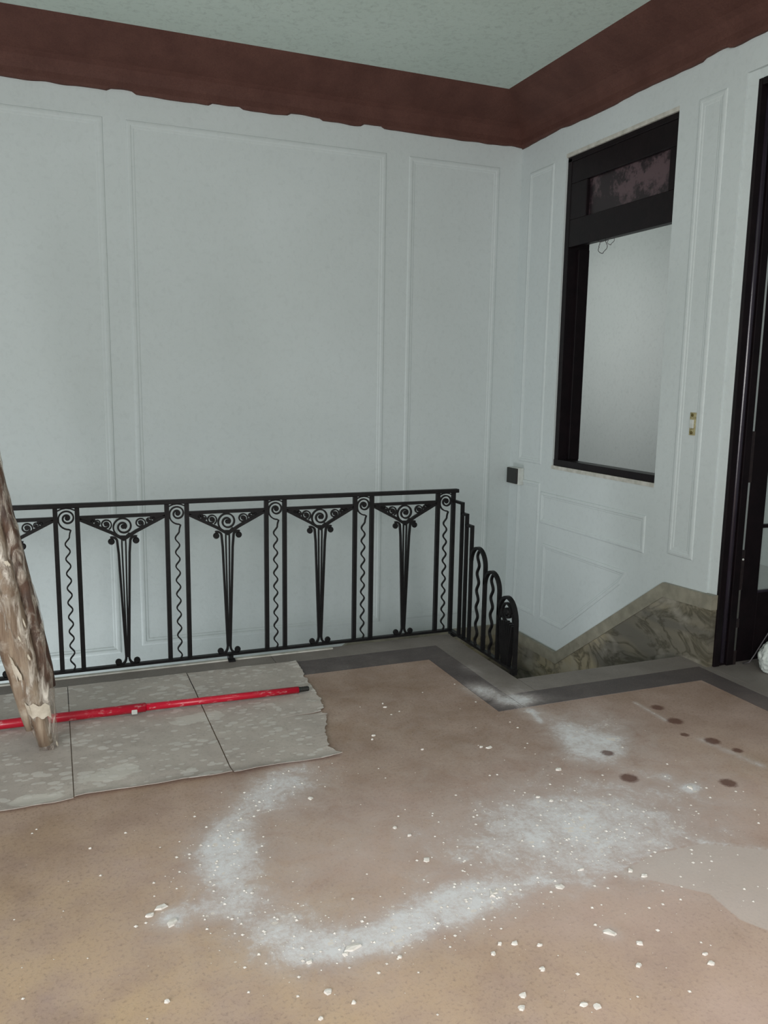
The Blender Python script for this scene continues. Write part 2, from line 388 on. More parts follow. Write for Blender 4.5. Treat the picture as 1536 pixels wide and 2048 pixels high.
def masks(me, kind='floor'):
    n = len(me.vertices); co = np.empty(n*3); me.vertices.foreach_get('co', co); X, Y = co[0::3], co[1::3]
    d = np.zeros(n); st = np.zeros(n)
    if kind == 'floor':
        for x, y, sx, sy, a in BLOBS: d += a*np.exp(-.5*(((X-x)/sx)**2+((Y-y)/sy)**2))
        for pts, w, a in STROKES: d += a*np.exp(-.5*(seg_d(X, Y, pts)/w)**2)
        e = seg_d(X, Y, PATCH+PATCH[:1]); ins = poly_in(X, Y, PATCH)
        hole = np.exp(-.5*(((X-.78)/.19)**2+((Y-2.12)/.13)**2)); d *= 1-.55*hole
        for x, y, r in SPOTS:
            if r: st = np.maximum(st, np.exp(-.5*((np.hypot(X-x, Y-y)/r)**3)))
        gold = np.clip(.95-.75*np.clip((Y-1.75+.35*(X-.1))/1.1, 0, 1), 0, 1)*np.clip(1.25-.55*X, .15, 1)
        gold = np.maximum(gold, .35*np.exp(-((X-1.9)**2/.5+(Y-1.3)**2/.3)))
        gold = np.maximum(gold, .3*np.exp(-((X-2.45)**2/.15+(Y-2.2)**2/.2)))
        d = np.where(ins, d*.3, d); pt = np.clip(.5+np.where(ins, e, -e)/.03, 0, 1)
        film_light = (1-.55*gold)*.60*np.clip((3.05-Y+.1*np.sin(X*3))/.95, 0, 1)*np.clip(1.15-.25*np.abs(X-.9), .3, 1)  # dust film mask, also shaped as painted light falloff towards the railing
    else:
        for x, y, sx, sy, a in ((.50, 3.50, .10, .06, .75), (.62, 3.52, .06, .05, .6), (.20, 3.11, .07, .07, .72), (.30, 3.35, .06, .04, .45), (.08, 3.08, .08, .05, .6), (.44, 3.02, .10, .03, .62), (-.12, 2.98, .12, .05, .8), (-.2, 3.2, .1, .08, .5), (.8, 3.2, .08, .06, .35), (.75, 3.42, .06, .05, .35)):
            d += a*np.exp(-.5*(((X-x)/sx)**2+((Y-y)/sy)**2)*1.3)
        gold = np.zeros(n); pt = gold; film_light = gold
    for nm, a in (('dust', np.clip(d, 0, 1.1)), ('stain', st), ('gold', gold), ('patch', pt), ('film', film_light)):
        at = me.attributes.new(nm, 'FLOAT', 'POINT'); at.data.foreach_set('value', a.astype(np.float32))
def slab(name, mat, rects, parent=None, z=0.0, thick=.04):
    mb = MB()
    for x0, x1, y0, y1, s in rects:
        mb.grid(x0, x1, y0, y1, s, z)
        mb.add([(x0, y0, z), (x1, y0, z), (x1, y1, z), (x0, y1, z), (x0, y0, z-thick), (x1, y0, z-thick), (x1, y1, z-thick), (x0, y1, z-thick)],
               [(0, 1, 5, 4), (1, 2, 6, 5), (2, 3, 7, 6), (3, 0, 4, 7), (7, 6, 5, 4)])
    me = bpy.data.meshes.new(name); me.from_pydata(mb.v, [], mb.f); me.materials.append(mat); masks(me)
    return link(name, me, parent)
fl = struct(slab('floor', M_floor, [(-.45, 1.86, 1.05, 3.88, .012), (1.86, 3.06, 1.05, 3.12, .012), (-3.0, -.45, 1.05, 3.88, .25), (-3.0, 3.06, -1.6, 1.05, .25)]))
G = .0015
def bs(rects, mat, name):
    for r in rects:
        x0, x1, y0, y1 = r
        slab(name, mat, [(x0+G, x1-G, y0+G, y1-G, .015 if x0 > -1 else .05)], fl, .0006, .05)
bs([(-3.0, .3, 3.88, 4.09), (.3, 2.0, 3.88, 4.09), (1.86, 2.0, 3.12, 3.88), (2.0, 3.20, 3.12, 3.29), (3.06, 3.20, -1.5, 3.12)], M_band, 'border_slab')
bs([(-3.0, -.05, 4.09, 4.26), (-.05, 1.06, 4.09, 4.26), (1.06, 2.165, 4.09, 4.26), (2.0, 2.165, 3.29, 4.09), (2.165, 3.25, 3.29, 3.46), (3.20, 3.25, -1.5, 3.29), (3.25, 3.40, 2.15, 3.27)], M_pale, 'edge_slab')
sub = MB(); sub.box(-3.0, -1.6, -.3, 2.15, 4.24, -.052); sub.box(2.15, -1.6, -.3, 3.25, 3.44, -.052); sub.build('floor_substrate', M_step, fl)
ed = MB(); ed.box(-3.0, 4.222, .0008, 1.42, 4.246, .0075); struct(ed.build('trim_3', M_line))
# stairwell below floor level
sw = MB()
sw.box(-3.0, 4.16, -2.9, 2.15, 4.24, -.06); sw.box(2.05, 3.36, -2.9, 2.15, 4.16, -.06); sw.box(-3.1, 4.16, -2.9, -3.0, YB, -.06)
struct(sw.build('wall_stairwell', M_wall))
st = bpy.data.objects.new('staircase', None); C.objects.link(st); st.location = (2.7, 3.46, 0); st['kind'] = 'structure'
RZ, TR = .19, .265
for i in range(3):
    y0 = 3.46+i*TR; z1 = -(i+1)*RZ
    MB().box(2.15, y0-(.0), z1-.19, XR-.022, y0+TR+.02, z1).build('step', M_step, st, loc=(-2.7, -3.46, 0))
MB().box(2.15, 3.46+3*TR, -.96, XR-.022, YB-.022, -.76).build('landing', M_step, st, loc=(-2.7, -3.46, 0))
for i in range(8):
    x1 = 2.15-i*.265; z1 = -.76-(i+1)*RZ
    MB().box(x1-.285, 4.24, z1-.19, x1, YB-.022, z1).build('step', M_step, st, loc=(-2.7, -3.46, 0))
# dado
dr = MB().prism([(3.262, -.9), (3.262, .32), (3.645, .30), (4.68, -.45), (YB, -.45), (YB, -.9)], 'x', XR-.02, XR+.018)
dr = struct(dr.build('wall_dado', M_marble))
MB().prism([(3.260, .32), (3.260, .40), (3.645, .383), (4.685, -.372), (YB, -.372), (YB, -.45), (4.665, -.45), (3.635, .30)], 'x', XR-.026, XR+.019).build('dado_cap', M_cap, dr)
MB().box(1.8, YB-.02, -.9, XR, YB+.01, -.45).build('dado_panel', M_marble, dr)
MB().box(1.95, YB-.026, -.45, XR, YB+.01, -.372).build('dado_cap', M_cap, dr)
MB().prism([(1.95, -.45), (1.95, -.372), (-3.0, -3.9), (-3.0, -3.98)], 'y', YB-.026, YB+.01).build('dado_cap', M_cap, dr)
# ------------------------------------------------------------------ adjoining room seen through window and door
nr = MB(); nr.box(5.6, 0.5, -.1, 5.75, 9.0, ZC+.12)
struct(nr.build('wall_far', M_wall2))
struct(MB().box(3.40, .5, -.1, 5.6, 9.0, 0.0).build('floor_adjoining', M_pale))
struct(MB().box(3.40, .5, ZC, 5.6, 9.0, ZC+.12).build('ceiling_adjoining', M_ceil))

# ------------------------------------------------------------------ window_1: dark frame with transom, open below
wn = MB()
wn.box(XR+.012, 4.815, .945, XR+.185, 4.86, 2.98)           # far lining
wn.box(XR+.012, 3.80, .945, XR+.185, 3.815, 2.98)           # near lining
wn.box(XR+.012, 3.80, 2.955, XR+.185, 4.86, 2.995)          # head
wn = struct(wn.build('window_1', M_wood, bevel=.003))
MB().box(XR+.16, 3.80, .93, XR+.185, 4.86, .945).build('sill_lip', M_wood, wn)
MB().box(XR-.004, 3.80, .915, XR+.185, 4.866, .94).build('sill', M_line, wn)
MB().box(XR+.006, 3.802, .94, XR+.10, 4.855, .985).build('bottom_rail', M_wood, wn, bevel=.003)
MB().box(XR+.01, 4.765, .985, XR+.03, 4.815, 2.40).build('stile', M_wood, wn) if False else None
tf = MB(); tf.box(XR+.015, 3.815, 2.41, XR+.07, 4.815, 2.585); tf.box(XR+.015, 3.815, 2.815, XR+.07, 4.815, 2.955)
tf.box(XR+.015, 4.64, 2.585, XR+.07, 4.815, 2.815); tf.box(XR+.015, 3.815, 2.585, XR+.07, 3.87, 2.815)
tf = tf.build('transom_frame', M_wood, wn, bevel=.004)
MB().box(XR+.04, 3.86, 2.575, XR+.048, 4.65, 2.825).build('transom_glass', M_trans, tf)
MB().box(XR+.085, 4.79, .985, XR+.17, 4.815, 2.40).build('sash_stile', M_wood, wn, bevel=.003)
MB().box(XR-.002, 3.80, 2.988, XR+.016, 4.862, 3.012).build('head_bead', M_line, wn)
cw = MB()
def loop(cy, cz, r, n=26, x=XR+.03): return [(x+.006*math.sin(i), cy+r*math.cos(2*PI*i/n)*1.0, cz+r*1.1*math.sin(2*PI*i/n)) for i in range(n+1)]
cw.tube(loop(4.46, 2.372, .042), .0022, 6); cw.tube(loop(4.38, 2.40, .03), .0018, 6)
cw.tube([(XR+.03, 4.52, 2.412), (XR+.03, 4.48, 2.398), (XR+.03, 4.42, 2.40), (XR+.03, 4.36, 2.412)], .0022, 6)
tag(cw.build('electric_wire', M_cable, smooth=True), 'thin curled wire dangling under the transom of the dark window frame', 'wire')

# ------------------------------------------------------------------ door_1: dark jamb, glazed leaf swung into the next room
dj = MB()
dj.box(XR+.016, 3.248, 0.0015, XR+.055, 3.27, 2.985); dj.box(XR+.055, 3.256, .0015, XR+.10, 3.27, 2.985); dj.box(XR+.10, 3.244, .0015, XR+.146, 3.27, 2.985)
dj.box(XR+.016, 2.15, 2.95, XR+.146, 3.244, 2.985); dj.box(XR+.016, 2.15, .0015, XR+.146, 2.175, 2.95)
dj = struct(dj.build('door_1', M_wood, bevel=.003))
g_ = MB(); g_.tube([(XR+.078, 3.262, z) for z in (.02, 1.0, 2.0, 2.94)], .017, 14); g_.build('jamb_bead', M_gloss, dj, smooth=True)
leafx0, leafx1, ly0, ly1 = 3.413, 4.28, 3.250, 3.288
def lf(x0, x1, z0, z1, mb): return mb.box(x0, ly0, z0, x1, ly1, z1)
lm = MB()
lm.prism([(leafx0, ly0), (leafx0+.046, ly1), (3.535, ly1), (3.535, ly0)], 'z', .012, 2.93)
lf(4.16, leafx1, .012, 2.93, lm); lf(3.535, 4.16, .012, .395, lm); lf(3.535, 4.16, 2.82, 2.93, lm)
leaf = lm.build('door_leaf', M_wood, dj, bevel=.003)
MB().box(3.53, 3.266, .39, 4.165, 3.271, 2.825).build('glass_pane', M_glass, leaf)
MB().box(3.535, 3.256, .752, 4.16, 3.282, .772).build('glazing_bar', M_wood, leaf)
MB().box(3.535, 3.256, 1.72, 4.16, 3.282, 1.74).build('glazing_bar', M_wood, leaf)
bd = MB(); bd.box(3.535, 3.248, .395, 4.16, 3.262, .408); bd.box(3.535, 3.248, .395, 3.545, 3.262, 2.82) if False else None
bd.build('glazing_bead', M_gloss, leaf)
for z, h in ((2.6, .75), (1.14, .27), (.53, .22), (.235, .05), (.04, .08)):
    hb = MB(); hb.box(3.392, 3.246, z-h/2, 3.418, 3.262, z+h/2); hb.build('hinge', M_hinge, dj, bevel=.002)
sc_ = MB(); sc_.disc(3.404, .59, .006, .006, 8); sc_.build('gap_light_dot', M_whitep, dj, loc=(0, 3.243, 0));  # white disc standing in for a dot of light through the gap

# ------------------------------------------------------------------ wall fittings
bx = thing('junction_box', (XR, 5.30, .82), 'square surface box with black cover on white base, in the wall corner', 'electrical box')
MB().box(-.048, -.075, -.065, 0.0, .075, .062).build('box_base', M_whitep, bx, bevel=.005)
MB().box(-.062, -.068, -.058, -.046, .072, .058).build('cover', M_black, bx, bevel=.005)
sw_ = thing('light_switch', (XR, 3.522, 1.30), 'narrow aged light switch, uncovered, between window and door', 'switch')
MB().box(-.006, -.021, -.062, .0, .021, .062).build('mounting_plate', M_beige, sw_, bevel=.001)
MB().box(-.014, -.014, -.024, -.005, .014, .024).build('rocker', M_whitep, sw_, bevel=.003)
for z in (.048, -.048):
    q = MB(); q.disc(0, 0, .009, .006, 12, axis='x'); q.build('screw', M_brass, sw_, loc=(-.008, .002, z))

# ------------------------------------------------------------------ wrought iron railing
YR = 4.262
rail = thing('stair_railing', (2.125, YR, 0), 'black wrought iron guard railing with scrolls and wavy bars around the stairwell', 'railing')
ox = -2.125
pairs = [-1.53, -1.01, -.483, .045, .578, 1.10, 1.609, 2.125]
ZT = .885
tr_ = MB(); tr_.ribbon([(-1.8+ox, ZT-.011), (2.205+ox, ZT-.011)], .022, .036); tr_.build('top_rail', M_iron, rail, bevel=.003)
br_ = MB(); br_.ribbon([(-1.8+ox, .026), (2.185+ox, .026)], .014, .028); br_.build('bottom_rail', M_iron, rail)
pm = MB(); pm.ribbon([(0, .03), (0, ZT-.018)], .022, .022); post_me = pm.mesh('post', M_iron)
def spiral(cx, cz, r0, r1, turns, a0, sg=1, n=40):
    return [(cx+(r0+(r1-r0)*i/n)*math.cos(a0+sg*2*PI*turns*i/n), cz+(r0+(r1-r0)*i/n)*math.sin(a0+sg*2*PI*turns*i/n)) for i in range(n+1)]
# wavy bar topped by a scroll
wm = MB(); pts = []
zc = .812
pts = [(.0+.0105*math.sin(2*PI*(z-.03)/.0745), z) for z in np.linspace(.03, .722, 150)]
sp_ = [(.003+q*math.cos(a), zc+q*math.sin(a)) for a, q in [(-1.25-2*PI*1.85*i/60, .060-.020*min(1, i/9)-.031*max(0, i-9)/51) for i in range(61)]]
wm.ribbon(pts+[(.0125, .735), (.0175, .750)]+sp_[1:], [.0066]*(len(pts)+1)+list(np.linspace(.007, .010, len(sp_))), .012)
wm.disc(.005, zc, .0125, .014)
wavy_me = wm.mesh('wavy_bar', M_iron)
cm = MB()
cm.ribbon([(-.040, .850), (-.020, .859), (0, .862), (.020, .859), (.040, .850)], .006, .010)

corner_me = cm.mesh('scroll_brace', M_iron)
for px_ in pairs:
    for sg in (-1, 1): link('post', post_me, rail, (px_+ox+sg*.0505, 0, 0))
    w = link('wavy_bar', wavy_me, rail, (px_+ox, 0, 0)); link('scroll_brace', corner_me, w)
def panel_meshes(hw):
    f = MB()
    f.ribbon([(-hw, .812), (hw, .812)], .017, .018)
    f.ribbon([(-hw, .803), (-.06, .730), (0, .692), (.06, .730), (hw, .803)], .0155, .018)
    for sg in (-1, 1):    # solid corner gussets with leaf shapes
        f.ribbon([(sg*(hw-.004), .800), (sg*(hw-.055), .795), (sg*(hw-.075), .797)], [.004, .020, .008], .012)
    return f.mesh('panel_frame', M_iron)
s1 = MB(); P_ = spiral(.0, .757, .0525, .010, 1.85, -PI/2-.35, -1, 60); s1.ribbon([(.03, .723), (.012, .706)]+P_, [.008]*2+list(np.linspace(.008, .010, 61)), .014); s1.disc(.0, .757, .012, .016)
big_me = s1.mesh('scroll', M_iron)
s2 = MB(); s2.ribbon(spiral(0, 0, .0285, .008, 1.6, -PI/2+.5, 1, 40), list(np.linspace(.006, .009, 41)), .013); s2.disc(0, 0, .0095, .015); mid_me = s2.mesh('scroll', M_iron)
s3 = MB(); s3.ribbon(spiral(0, 0, .0155, .006, 1.3, -PI/2, 1, 24), .006, .012); s3.disc(0, 0, .0065, .014); small_me = s3.mesh('scroll', M_iron)
s4 = MB(); s4.ribbon(spiral(0, 0, .009, .004, 1.0, -PI/2, 1, 14), .005, .012); tiny_me = s4.mesh('scroll', M_iron)
def leg_pts(sg, top=True):
    p = []
    for i in range(9):   # curl out of the upper roundel
        a = PI*(.62-.62*i/8)
        p.append((sg*(.056-.024*math.cos(a)*1.0), .683+.021*math.sin(a)))
    p += [(sg*.030, .66), (sg*.0265, .62), (sg*.0085, .10), (sg*.0075, .072)]
    for i in range(1, 8):
        a = i/7; p.append((sg*(.0075+.036*a*a+.0), .072-.040*math.sin(a*PI*.55)))
    return p
l1 = MB(); l1.ribbon(leg_pts(1), .0115, .014); l1.disc(.060, .683, .0165, .018); l1.disc(.046, .048, .0165, .018); legR = l1.mesh('scrolled_bar', M_iron)
l2 = MB(); l2.ribbon(leg_pts(-1), .0115, .014); l2.disc(-.060, .683, .0165, .018); l2.disc(-.046, .048, .0165, .018); legL = l2.mesh('scrolled_bar', M_iron)
l3 = MB()
for sg in (-1, 1): l3.ribbon([(sg*.009, .695), (sg*.0095, .66), (sg*.003, .07)], [.0075, .0075, .0075], .012)
inner_me = l3.mesh('inner_bars', M_iron)
for a, b in zip(pairs[:-1], pairs[1:]):
    cx = (a+b)/2+ox; hw = (b-a)/2-.060
    pf = link('panel_frame', panel_meshes(hw), rail, (cx, 0, 0))
    link('scroll', big_me, pf)
    for sg in (-1, 1):
        o = link('scroll', mid_me, pf, (sg*.083, 0, .771)); o.scale = (1, 1, 1)
        link('scroll', small_me, pf, (sg*.1245, 0, .783)); link('scroll', tiny_me, pf, (sg*.1475, 0, .792))
    link('scrolled_bar', legR, rail, (cx, 0, 0)); link('scrolled_bar', legL, rail, (cx, 0, 0)); link('inner_bars', inner_me, rail, (cx, 0, 0))
fm = MB(); fm.box(-.012, -.04, 0.0008, .012, .012, .026); fm.box(-.018, -.066, .0008, .018, -.03, .012); foot_me = fm.mesh('foot', M_iron)
for x in (-.75, .842, 2.185): link('foot', foot_me, rail, (x+ox, 0, 0))
# side flight, stepping down towards the camera; local coordinates: s = y - YR (negative = nearer)
sx = 2.165+ox+.012
def sb(name, mb, **k): return mb.build(name, M_iron, rail, loc=(sx, 0, 0), **k)
Y = lambda y: y-YR
sb('bottom_rail', MB().ribbon([(Y(4.25), .026), (Y(3.50), .026)], .014, .026, axis='x'))
for y, z in ((4.145, .815), (4.085, .757), (4.02, .70)):
    yp = {4.145: 4.25, 4.085: 4.145, 4.02: 4.085}[y]
    sb('stepped_bar', MB().ribbon([(Y(y), .03), (Y(y), z), (Y(yp), z)], .014, .020, axis='x'))
def arch(y0, y1, top, spring):
    """rises from the bar at y0, over, and down at y1 (< y0)"""
    c = (y0+y1)/2; r = (y0-y1)/2
    p = [(Y(c+r*math.cos(a)), spring+(top-spring)*math.sin(a)) for a in np.linspace(PI*.02, PI, 18)]
    return p+[(Y(y1), .03)]
for y0, y1, top, spr in ((4.02, 3.853, .592, .50), (3.853, 3.692, .492, .40), (3.692, 3.512, .395, .27)):
    sb('arched_bar', MB().ribbon(arch(y0, y1, top, spr), .015, .022, axis='x'))
for y, top in ((3.935, .575), (3.772, .477)):
    sb('wavy_bar', MB().ribbon([(Y(y)+.011*math.sin(2*PI*(z-.03)/.098), z) for z in np.linspace(.03, top, 70)], .010, .014, axis='x'))
lp = MB(); c0 = Y(3.602)
lp.ribbon([(p[0]+c0, p[1]+.318) for p in spiral(0, 0, .058, .012, 1.6, -PI/2, 1, 50)], .011, .016, axis='x'); lp.disc(c0, .318, .02, .018, axis='x')
lp.ribbon([(c0-.058, .318), (c0-.066, .27)], .012, .016, axis='x'); lp.ribbon([(c0+.058, .318), (c0+.066, .27)], .012, .016, axis='x')
sb('end_scroll', lp)
for i in range(7):
    t = (i-3)/3; sb('fan_bar', MB().ribbon([(c0+t*.028, .034), (c0+t*.062, .268-.012*abs(t))], .013, .026, axis='x'))
sb('foot', MB().box(-.014, Y(3.505), 0.0008, .014, Y(3.535), .03))
tape = MB(); tape.box(-.006, -.0135, -.018, .006, .0135, .018); tape.build('paint_mark', M_whitep, rail, loc=((.578+1.10)/2+ox-.012+.058, 0, .050)) if False else None

# ------------------------------------------------------------------ grey protective boards on the floor
def board(name, x0, x1, y0, y1, label, edge=None, curl=0.0, slit=None):
    mb = MB(); st_ = .014; nx = int((x1-x0)/st_); 
    parts = [(y0, y1)] if slit is None else [(y0, slit), (slit, y1)]
    for (ya, yb) in parts:
        ny = int((yb-ya)/st_); top = []
        for j in range(ny+1):
            for i in range(nx+1):
                v = j/ny; y = ya+(yb-ya)*v
                xe = edge(y) if edge else x1
                x = x0+(xe-x0)*i/nx
                if slit is not None:
                    op = .007*max(0, (x-.86)/.2)
                    if ya == slit: y += op*(1-v)
                    else: y -= op*v
                fy = y+.006*math.sin(x*9)+.004*noise.noise(Vector((x*14, y*2, 0))) if (j == 0 and slit is None or (ya == y0 and j == 0)) else y
                z = .0065+.003*noise.noise(Vector((x*4, y*4, 1)))+.0025*noise.noise(Vector((x*13, y*13, 7)))
                ef = max(0, 1-(y-y0)/.06); z += curl*ef*ef*(.6+.6*noise.noise(Vector((x*5, 0, 3))))
                if edge: er = max(0, 1-(xe-x)/.05); z += .004*er*er
                top.append((x, fy, max(z, .0035)))
        n = len(top); W_ = nx+1
        bot = [(x, y, max(.0012, z-.0022)) for x, y, z in top]
        fs = [(j*W_+i, j*W_+i+1, (j+1)*W_+i+1, (j+1)*W_+i) for j in range(ny) for i in range(nx)]
        fs += [tuple(n+q for q in f[::-1]) for f in list(fs)]
        loopi = [i for i in range(nx+1)]+[j*W_+nx for j in range(1, ny+1)]+[ny*W_+i for i in range(nx-1, -1, -1)]+[j*W_ for j in range(ny-1, 0, -1)]
        fs += [(loopi[q], n+loopi[q], n+loopi[(q+1) % len(loopi)], loopi[(q+1) % len(loopi)]) for q in range(len(loopi))]
        mb.add(top+bot, fs)
    me = bpy.data.meshes.new(name); me.from_pydata(mb.v, [], mb.f); me.materials.append(M_sheet); masks(me, 'sheet')
    me.polygons.foreach_set('use_smooth', [False]*len(me.polygons))
    return tag(link(name, me), label, 'protective board', 'grey boards covering the floor by the railing')
def ragged(y):
    ks = [(2.92, 1.03), (2.944, 1.023), (3.034, 1.003), (3.154, 1.027), (3.355, 1.097), (3.534, 1.125), (3.809, 1.138), (3.996, 1.16), (4.2, 1.17)]
    for (a, p), (b, q) in zip(ks[:-1], ks[1:]):
        if a <= y <= b: v = p+(q-p)*(y-a)/(b-a); break
    else: v = 1.03 if y < 2.92 else 1.17
    return v+.012*noise.noise(Vector((y*22, 4, 0)))+.008*noise.noise(Vector((y*60, 1, 0)))-.015*(1 if 3.36 < y < 3.40 else 0)
board('floor_board', -.56, .012, 2.935, 4.095, 'grey plaster-splashed floor board under the leaning wrapped bundle', curl=.010)
board('floor_board', .0155, .583, 2.94, 4.10, 'middle grey floor board, spattered white, with the long red pole across it', curl=.014)
board('floor_board', .588, 1.10, 2.93, 4.09, 'grey floor board with ragged torn right edge beneath the pole tip', edge=ragged, curl=.016, slit=3.385)

# ------------------------------------------------------------------ red telescopic pole
pole = thing('telescopic_pole', (.40, 3.64, .0), 'long red telescopic pole with black tip, flecked with plaster, lying on grey boards', 'pole')
def pl(x, y, z): return (x-.40, y-3.64, z)
MB().tube([pl(-.75, 3.665, .034), pl(-.2, 3.652, .034), pl(.335, 3.640, .034)], .0205, 18).build('outer_tube', M_red, pole, smooth=True)
MB().tube([pl(.30, 3.641, .034), pl(.7, 3.634, .030), pl(1.045, 3.628, .027)], .0165, 18).build('inner_tube', M_red, pole, smooth=True)
MB().box(-.013, -.018, -.0225, .013, .0, .0).build('plaster_lump', M_whitep, pole, loc=pl(.285, 3.636, .036), bevel=.004)
tb = MB()
for i in range(5): tb.tube([pl(1.043+i*.0105, 3.628, .027), pl(1.050+i*.0105, 3.628, .027)], .0150 if i == 0 else .0125, 14)
tb.tube([pl(1.04, 3.628, .027), pl(1.097, 3.627, .027)], .0108, 14)
tb.build('threaded_tip', M_black, pole)

# ------------------------------------------------------------------ leaning bundle wrapped in clear film
bu = thing('wrapped_bundle', (-.07, 3.40, .0), 'tall leaning bundle of brown rolls in crumpled dirty clear film', 'wrapped bundle')
def ax(z, dx=0, dy=0): return (-.0-.175*z+dx, -.02*z+dy, z)
core = MB(); zs = list(np.linspace(.03, 2.2, 30))
core.tube([ax(z, -.004, 0) for z in zs], [.026+.016*min(1, z/.5) for z in zs], 14, .18, 9); core.build('front_roll', M_core, bu, smooth=True)
zs = list(np.linspace(.262, 2.2, 26))
dk = MB(); dk.tube([ax(z, .060, .03) for z in zs], [.030 if i else .024 for i in range(len(zs))], 14, .14, 9); dk.build('dark_roll', M_dark, bu, smooth=True)
zs = list(np.linspace(.10, 2.2, 28))
lt = MB(); lt.tube([ax(z, -.048+.0*z, .0) for z in zs], [.016+.018*min(1, (z-.1)/.4) for z in zs], 14, .25, 9); lt.build('side_roll', M_core, bu, smooth=True)
zs = list(np.linspace(.009, 2.2, 90))
def fr(z): return .034+.030*min(1, z/.28)+.012*min(1, max(0, z-.25)/.3)
fmm = MB(); fmm.tube([ax(z, .002+.012*min(1, z/.3), .005) for z in zs], [fr(z) for z in zs], 42, .30, 14, .72); film = fmm.build('plastic_film', M_film, bu, smooth=True)
tpm = MB(); tv = []; tf_ = []
for iz, z in enumerate(np.linspace(.165, .222, 8)):
    for ia, a in enumerate(np.linspace(-1.15, .75, 14)):
        cx_, cy_, cz_ = ax(z, .008, .005); rr = fr(z)*1.04
        tv.append((cx_+rr*math.sin(a), cy_-rr*.80*math.cos(a), cz_+(.006*math.sin(ia*1.3) if iz in (0, 7) else 0)-.012*(ia/13)))
        if iz and ia: q = iz*14+ia; tf_.append((q-15, q-14, q, q-1))
n0 = len(tv); tv += [(x, y+.004, z) for x, y, z in tv]; tf_ += [tuple(n0+q for q in f[::-1]) for f in list(tf_)]
tpm.add(tv, tf_); tpm.build('tape_patch', M_tape, bu, smooth=True)
def smear(zc, h, a0, a1, seed):
    mb = MB(); vs = []; fs = []; N, M = 9, 11
    for ia in range(M):
        u = ia/(M-1)*2-1; hh = h*math.sqrt(max(.02, 1-u*u))*(.8+.6*noise.noise(Vector((ia*.9, seed, 0))))
        sh = h*.5*noise.noise(Vector((ia*.5, seed+5, 2)))
        for iz in range(N):
            z = zc+sh-u*h*.35+hh*(iz/(N-1)*2-1); a = a0+(a1-a0)*(ia/(M-1))
            c = ax(z, .008, .005); rr = fr(z)*1.05
            vs.append((c[0]+rr*math.sin(a), c[1]-rr*.82*math.cos(a), z))
    fs = [(i*N+j, (i+1)*N+j, (i+1)*N+j+1, i*N+j+1) for i in range(M-1) for j in range(N-1)]
    n0 = len(vs); vs += [(x, y+.003, z) for x, y, z in vs]; fs += [tuple(n0+q for q in f[::-1]) for f in list(fs)]
    mb.add(vs, fs).build('plaster_smear', M_tape, bu, smooth=True)
for q in ((.36, .040, -1.0, -.45, 1), (.41, .022, -1.1, -.7, 2), (.50, .012, -.1, .0, 3), (.42, .014, .1, .22, 4), (.69, .02, -.5, -.4, 5), (.80, .012, .15, .4, 6), (.97, .03, -.75, -.6, 7), (.03, .014, .7, .95, 8), (.56, .02, .3, .38, 9)): smear(*q)
tw = MB(); tw.tube([(-.2-.0+.018*math.cos(t)+.004*t, -.07, 1.145+.02*math.sin(t)) for t in np.linspace(0, 6.5, 30)], .001, 5)
tw.build('loose_thread', M_cable, bu)

# ------------------------------------------------------------------ sack and cable in the doorway
import bmesh
bm = bmesh.new(); bmesh.ops.create_icosphere(bm, subdivisions=5, radius=1)
for v in bm.verts:
    d = v.co.normalized(); r = 1+.10*noise.noise(d*2.2+Vector((3, 1, 0)))+.06*noise.noise(d*6)+.03*noise.noise(d*14)
    v.co = Vector((d.x*.115*r, d.y*.095*r, d.z*.125*r+.0)); t = max(0, d.z); v.co.x += .035*t; v.co.y -= .0*t
    v.co.z = max(v.co.z+.085, .002+.004*abs(noise.noise(d*9)))
me = bpy.data.meshes.new('sack'); bm.to_mesh(me); bm.free(); me.materials.append(M_sack); me.polygons.foreach_set('use_smooth', [True]*len(me.polygons))
tag(link('plastic_sack', me, None, (3.548, 3.075, 0)), 'crumpled white plastic sack on the floor in the doorway', 'sack')
cb = MB(); cb.tube([(3.462, 3.238, .004), (3.472, 3.205, .02), (3.50, 3.20, .06), (3.545, 3.195, .13), (3.585, 3.18, .21), (3.62, 3.17, .25), (3.68, 3.10, .27), (3.74, 3.0, .22), (3.78, 2.95, .10), (3.80, 2.93, .006)], .0035, 8)
tag(cb.build('power_cable', M_cable, smooth=True), 'thin grey cable arching up from the doorway floor behind the white sack', 'cable')

# ------------------------------------------------------------------ loose plaster chips
def chip(x, y, r, label='small white plaster chip lying loose on the brown floor', group='loose plaster chips on the floor', pts=None, h=.004):
    n = random.randint(6, 9); ph = random.random()*6
    if pts is None: pts = [(r*(.55+.6*random.random())*math.cos(ph+2*PI*i/n), r*.8*(.55+.6*random.random())*math.sin(ph+2*PI*i/n)) for i in range(n)]
    n = len(pts)
    mb = MB(); mb.add([(a, b, 0) for a, b in pts]+[(a*.85, b*.85, h*(.7+.6*random.random())) for a, b in pts]+[(0, 0, h*1.3)],
                      [tuple(range(n))[::-1]]+[(i, (i+1) % n, n+(i+1) % n, n+i) for i in range(n)]+[(n+i, n+(i+1) % n, 2*n) for i in range(n)])
    o = mb.build('plaster_chip', M_chip, None, (x, y, .0007)); return tag(o, label, 'plaster chip', group)
star = [(.004, .022), (.006, .006), (.018, .0), (.006, -.004), (.002, -.016), (-.006, -.006), (-.016, -.010), (-.006, .004)]
chip(1.151, 1.925, .02, 'star-shaped white plaster chip at the right end of the dust ring', None, star)
chip(.249, 2.129, .02, 'largest jagged white chip at the left of the dust ring', None, [(-.012, -.018), (.004, -.012), (.016, .006), (.012, .02), (-.006, .016), (-.014, .004)])
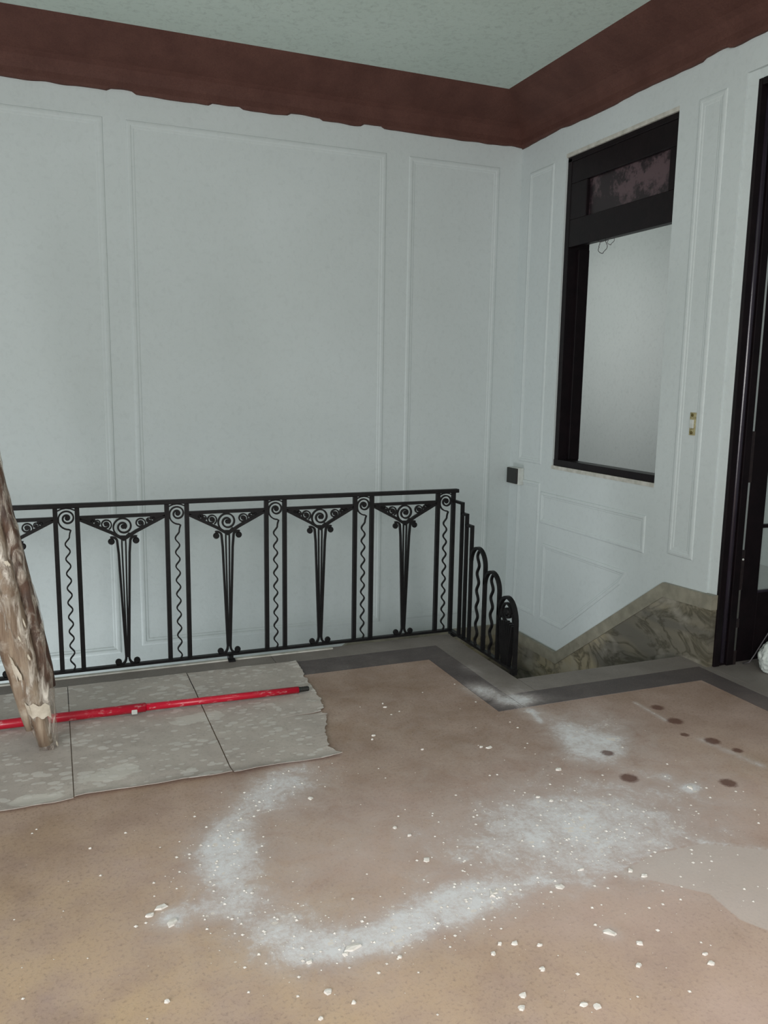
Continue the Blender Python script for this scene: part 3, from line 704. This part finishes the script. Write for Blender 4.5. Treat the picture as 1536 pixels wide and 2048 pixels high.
chip(.228, 2.209, .02, 'flat white chip just above the largest chip left of the dust ring', None, [(-.02, -.006), (.0, -.011), (.021, .0), (.012, .012), (-.012, .009)])
chip(.195, 2.184, .016, 'outermost white chip at the far left of the dust ring', None)
chip(.681, 1.855, .02, 'long flat white chip in the bottom of the dust ring', None, [(-.026, -.010), (.0, -.013), (.030, -.002), (.026, .012), (-.012, .010)], .005)
chip(1.369, 1.659, .018, 'pale bluish-white plaster chip alone right of the dust ring, near the bottom', None, [(-.016, .006), (-.010, .016), (.008, .014), (.012, .0), (.018, -.012), (.006, -.016), (-.006, -.004)])
chip(1.043, 2.157, .016, 'rounded cream plaster chip inside the upper right of the dust ring', None)
for x, y, r in [(.562, 1.844, .012), (.572, 1.727, .013), (1.021, 2.364, .010), (.81, 2.654, .011), (1.047, 2.304, .010), (1.63, 2.80, .015), (1.60, 2.815, .010), (1.791, 2.532, .017),
                (1.422, 1.595, .013), (1.362, 1.525, .011), (1.641, 1.841, .014), (1.358, 1.886, .018), (1.161, 1.684, .010), (1.117, 1.603, .010), (1.476, 1.937, .012), (1.556, 1.496, .009),
                (1.545, 1.463, .012), (1.021, 1.542, .013), (.995, 1.507, .013), (1.145, 1.463, .012), (1.17, 1.445, .015), (1.627, 2.336, .011), (1.596, 2.374, .010), (1.382, 3.344, .010),
                (1.36, 2.878, .007), (1.387, 3.387, .006), (1.219, 3.073, .010), (1.063, 1.729, .009), (1.102, 1.715, .012), (1.617, 1.878, .012), (.789, 1.777, .008), (.657, 1.838, .010),
                (.196, 1.835, .008), (.053, 2.595, .006), (1.027, 1.701, .010), (2.181, 2.238, .02), (1.2, 3.04, .007), (.53, 1.65, .008), (.62, 1.67, .007)]:
    if y > 2.85: lab, g = 'tiny white plaster chip on bare brown floor between the boards and the stair opening', 'chips near the boards'
    elif x > 1.55 and y > 1.8: lab, g = 'white plaster chip in the powdery haze at the right', 'chips in the right haze'
    elif x < .72 and y < 2.7 or (x, y) in ((.789, 1.777), (.81, 2.654)): lab, g = 'small white chip on the yellowish floor outside the dust ring, left side', 'chips left of the ring'
    elif y > 1.85: lab, g = 'small white chip on the brownish floor within or just right of the dust ring', 'chips around the ring'
    else: lab, g = 'small white plaster chip on the beige floor below and right of the dust ring', 'chips below right of the ring'
    chip(x, y, r, lab, g)
cr = MB()
for i in range(1500):
    if i % 5 < 2: x, y = random.gauss(1.6, .33), random.gauss(2.08, .22)
    elif i % 5 < 4:
        a_, b_ = RING[i//5 % 12]; x, y = random.gauss(a_, .09), random.gauss(b_, .07)
    else: x, y = random.uniform(-.2, 2.4), random.uniform(1.2, 3.6)
    if not (-.3 < x < 2.9 and 1.1 < y < 2.9) and not (1.25 < x < 1.85 and y < 3.6): continue
    r = .0012+.0055*random.random()**2.5; a = random.random()*3; h = r*.7
    v = [(x+r*math.cos(a+q), y+r*math.sin(a+q), .0007) for q in (0, 1.7, 3.3, 4.9)]
    cr.add(v+[(x, y, h)], [(0, 1, 4), (1, 2, 4), (2, 3, 4), (3, 0, 4)])
o = cr.build('plaster_crumbs', M_chip); tag(o, 'tiny white plaster crumbs scattered over the brown floor', 'crumbs'); o['kind'] = 'stuff'
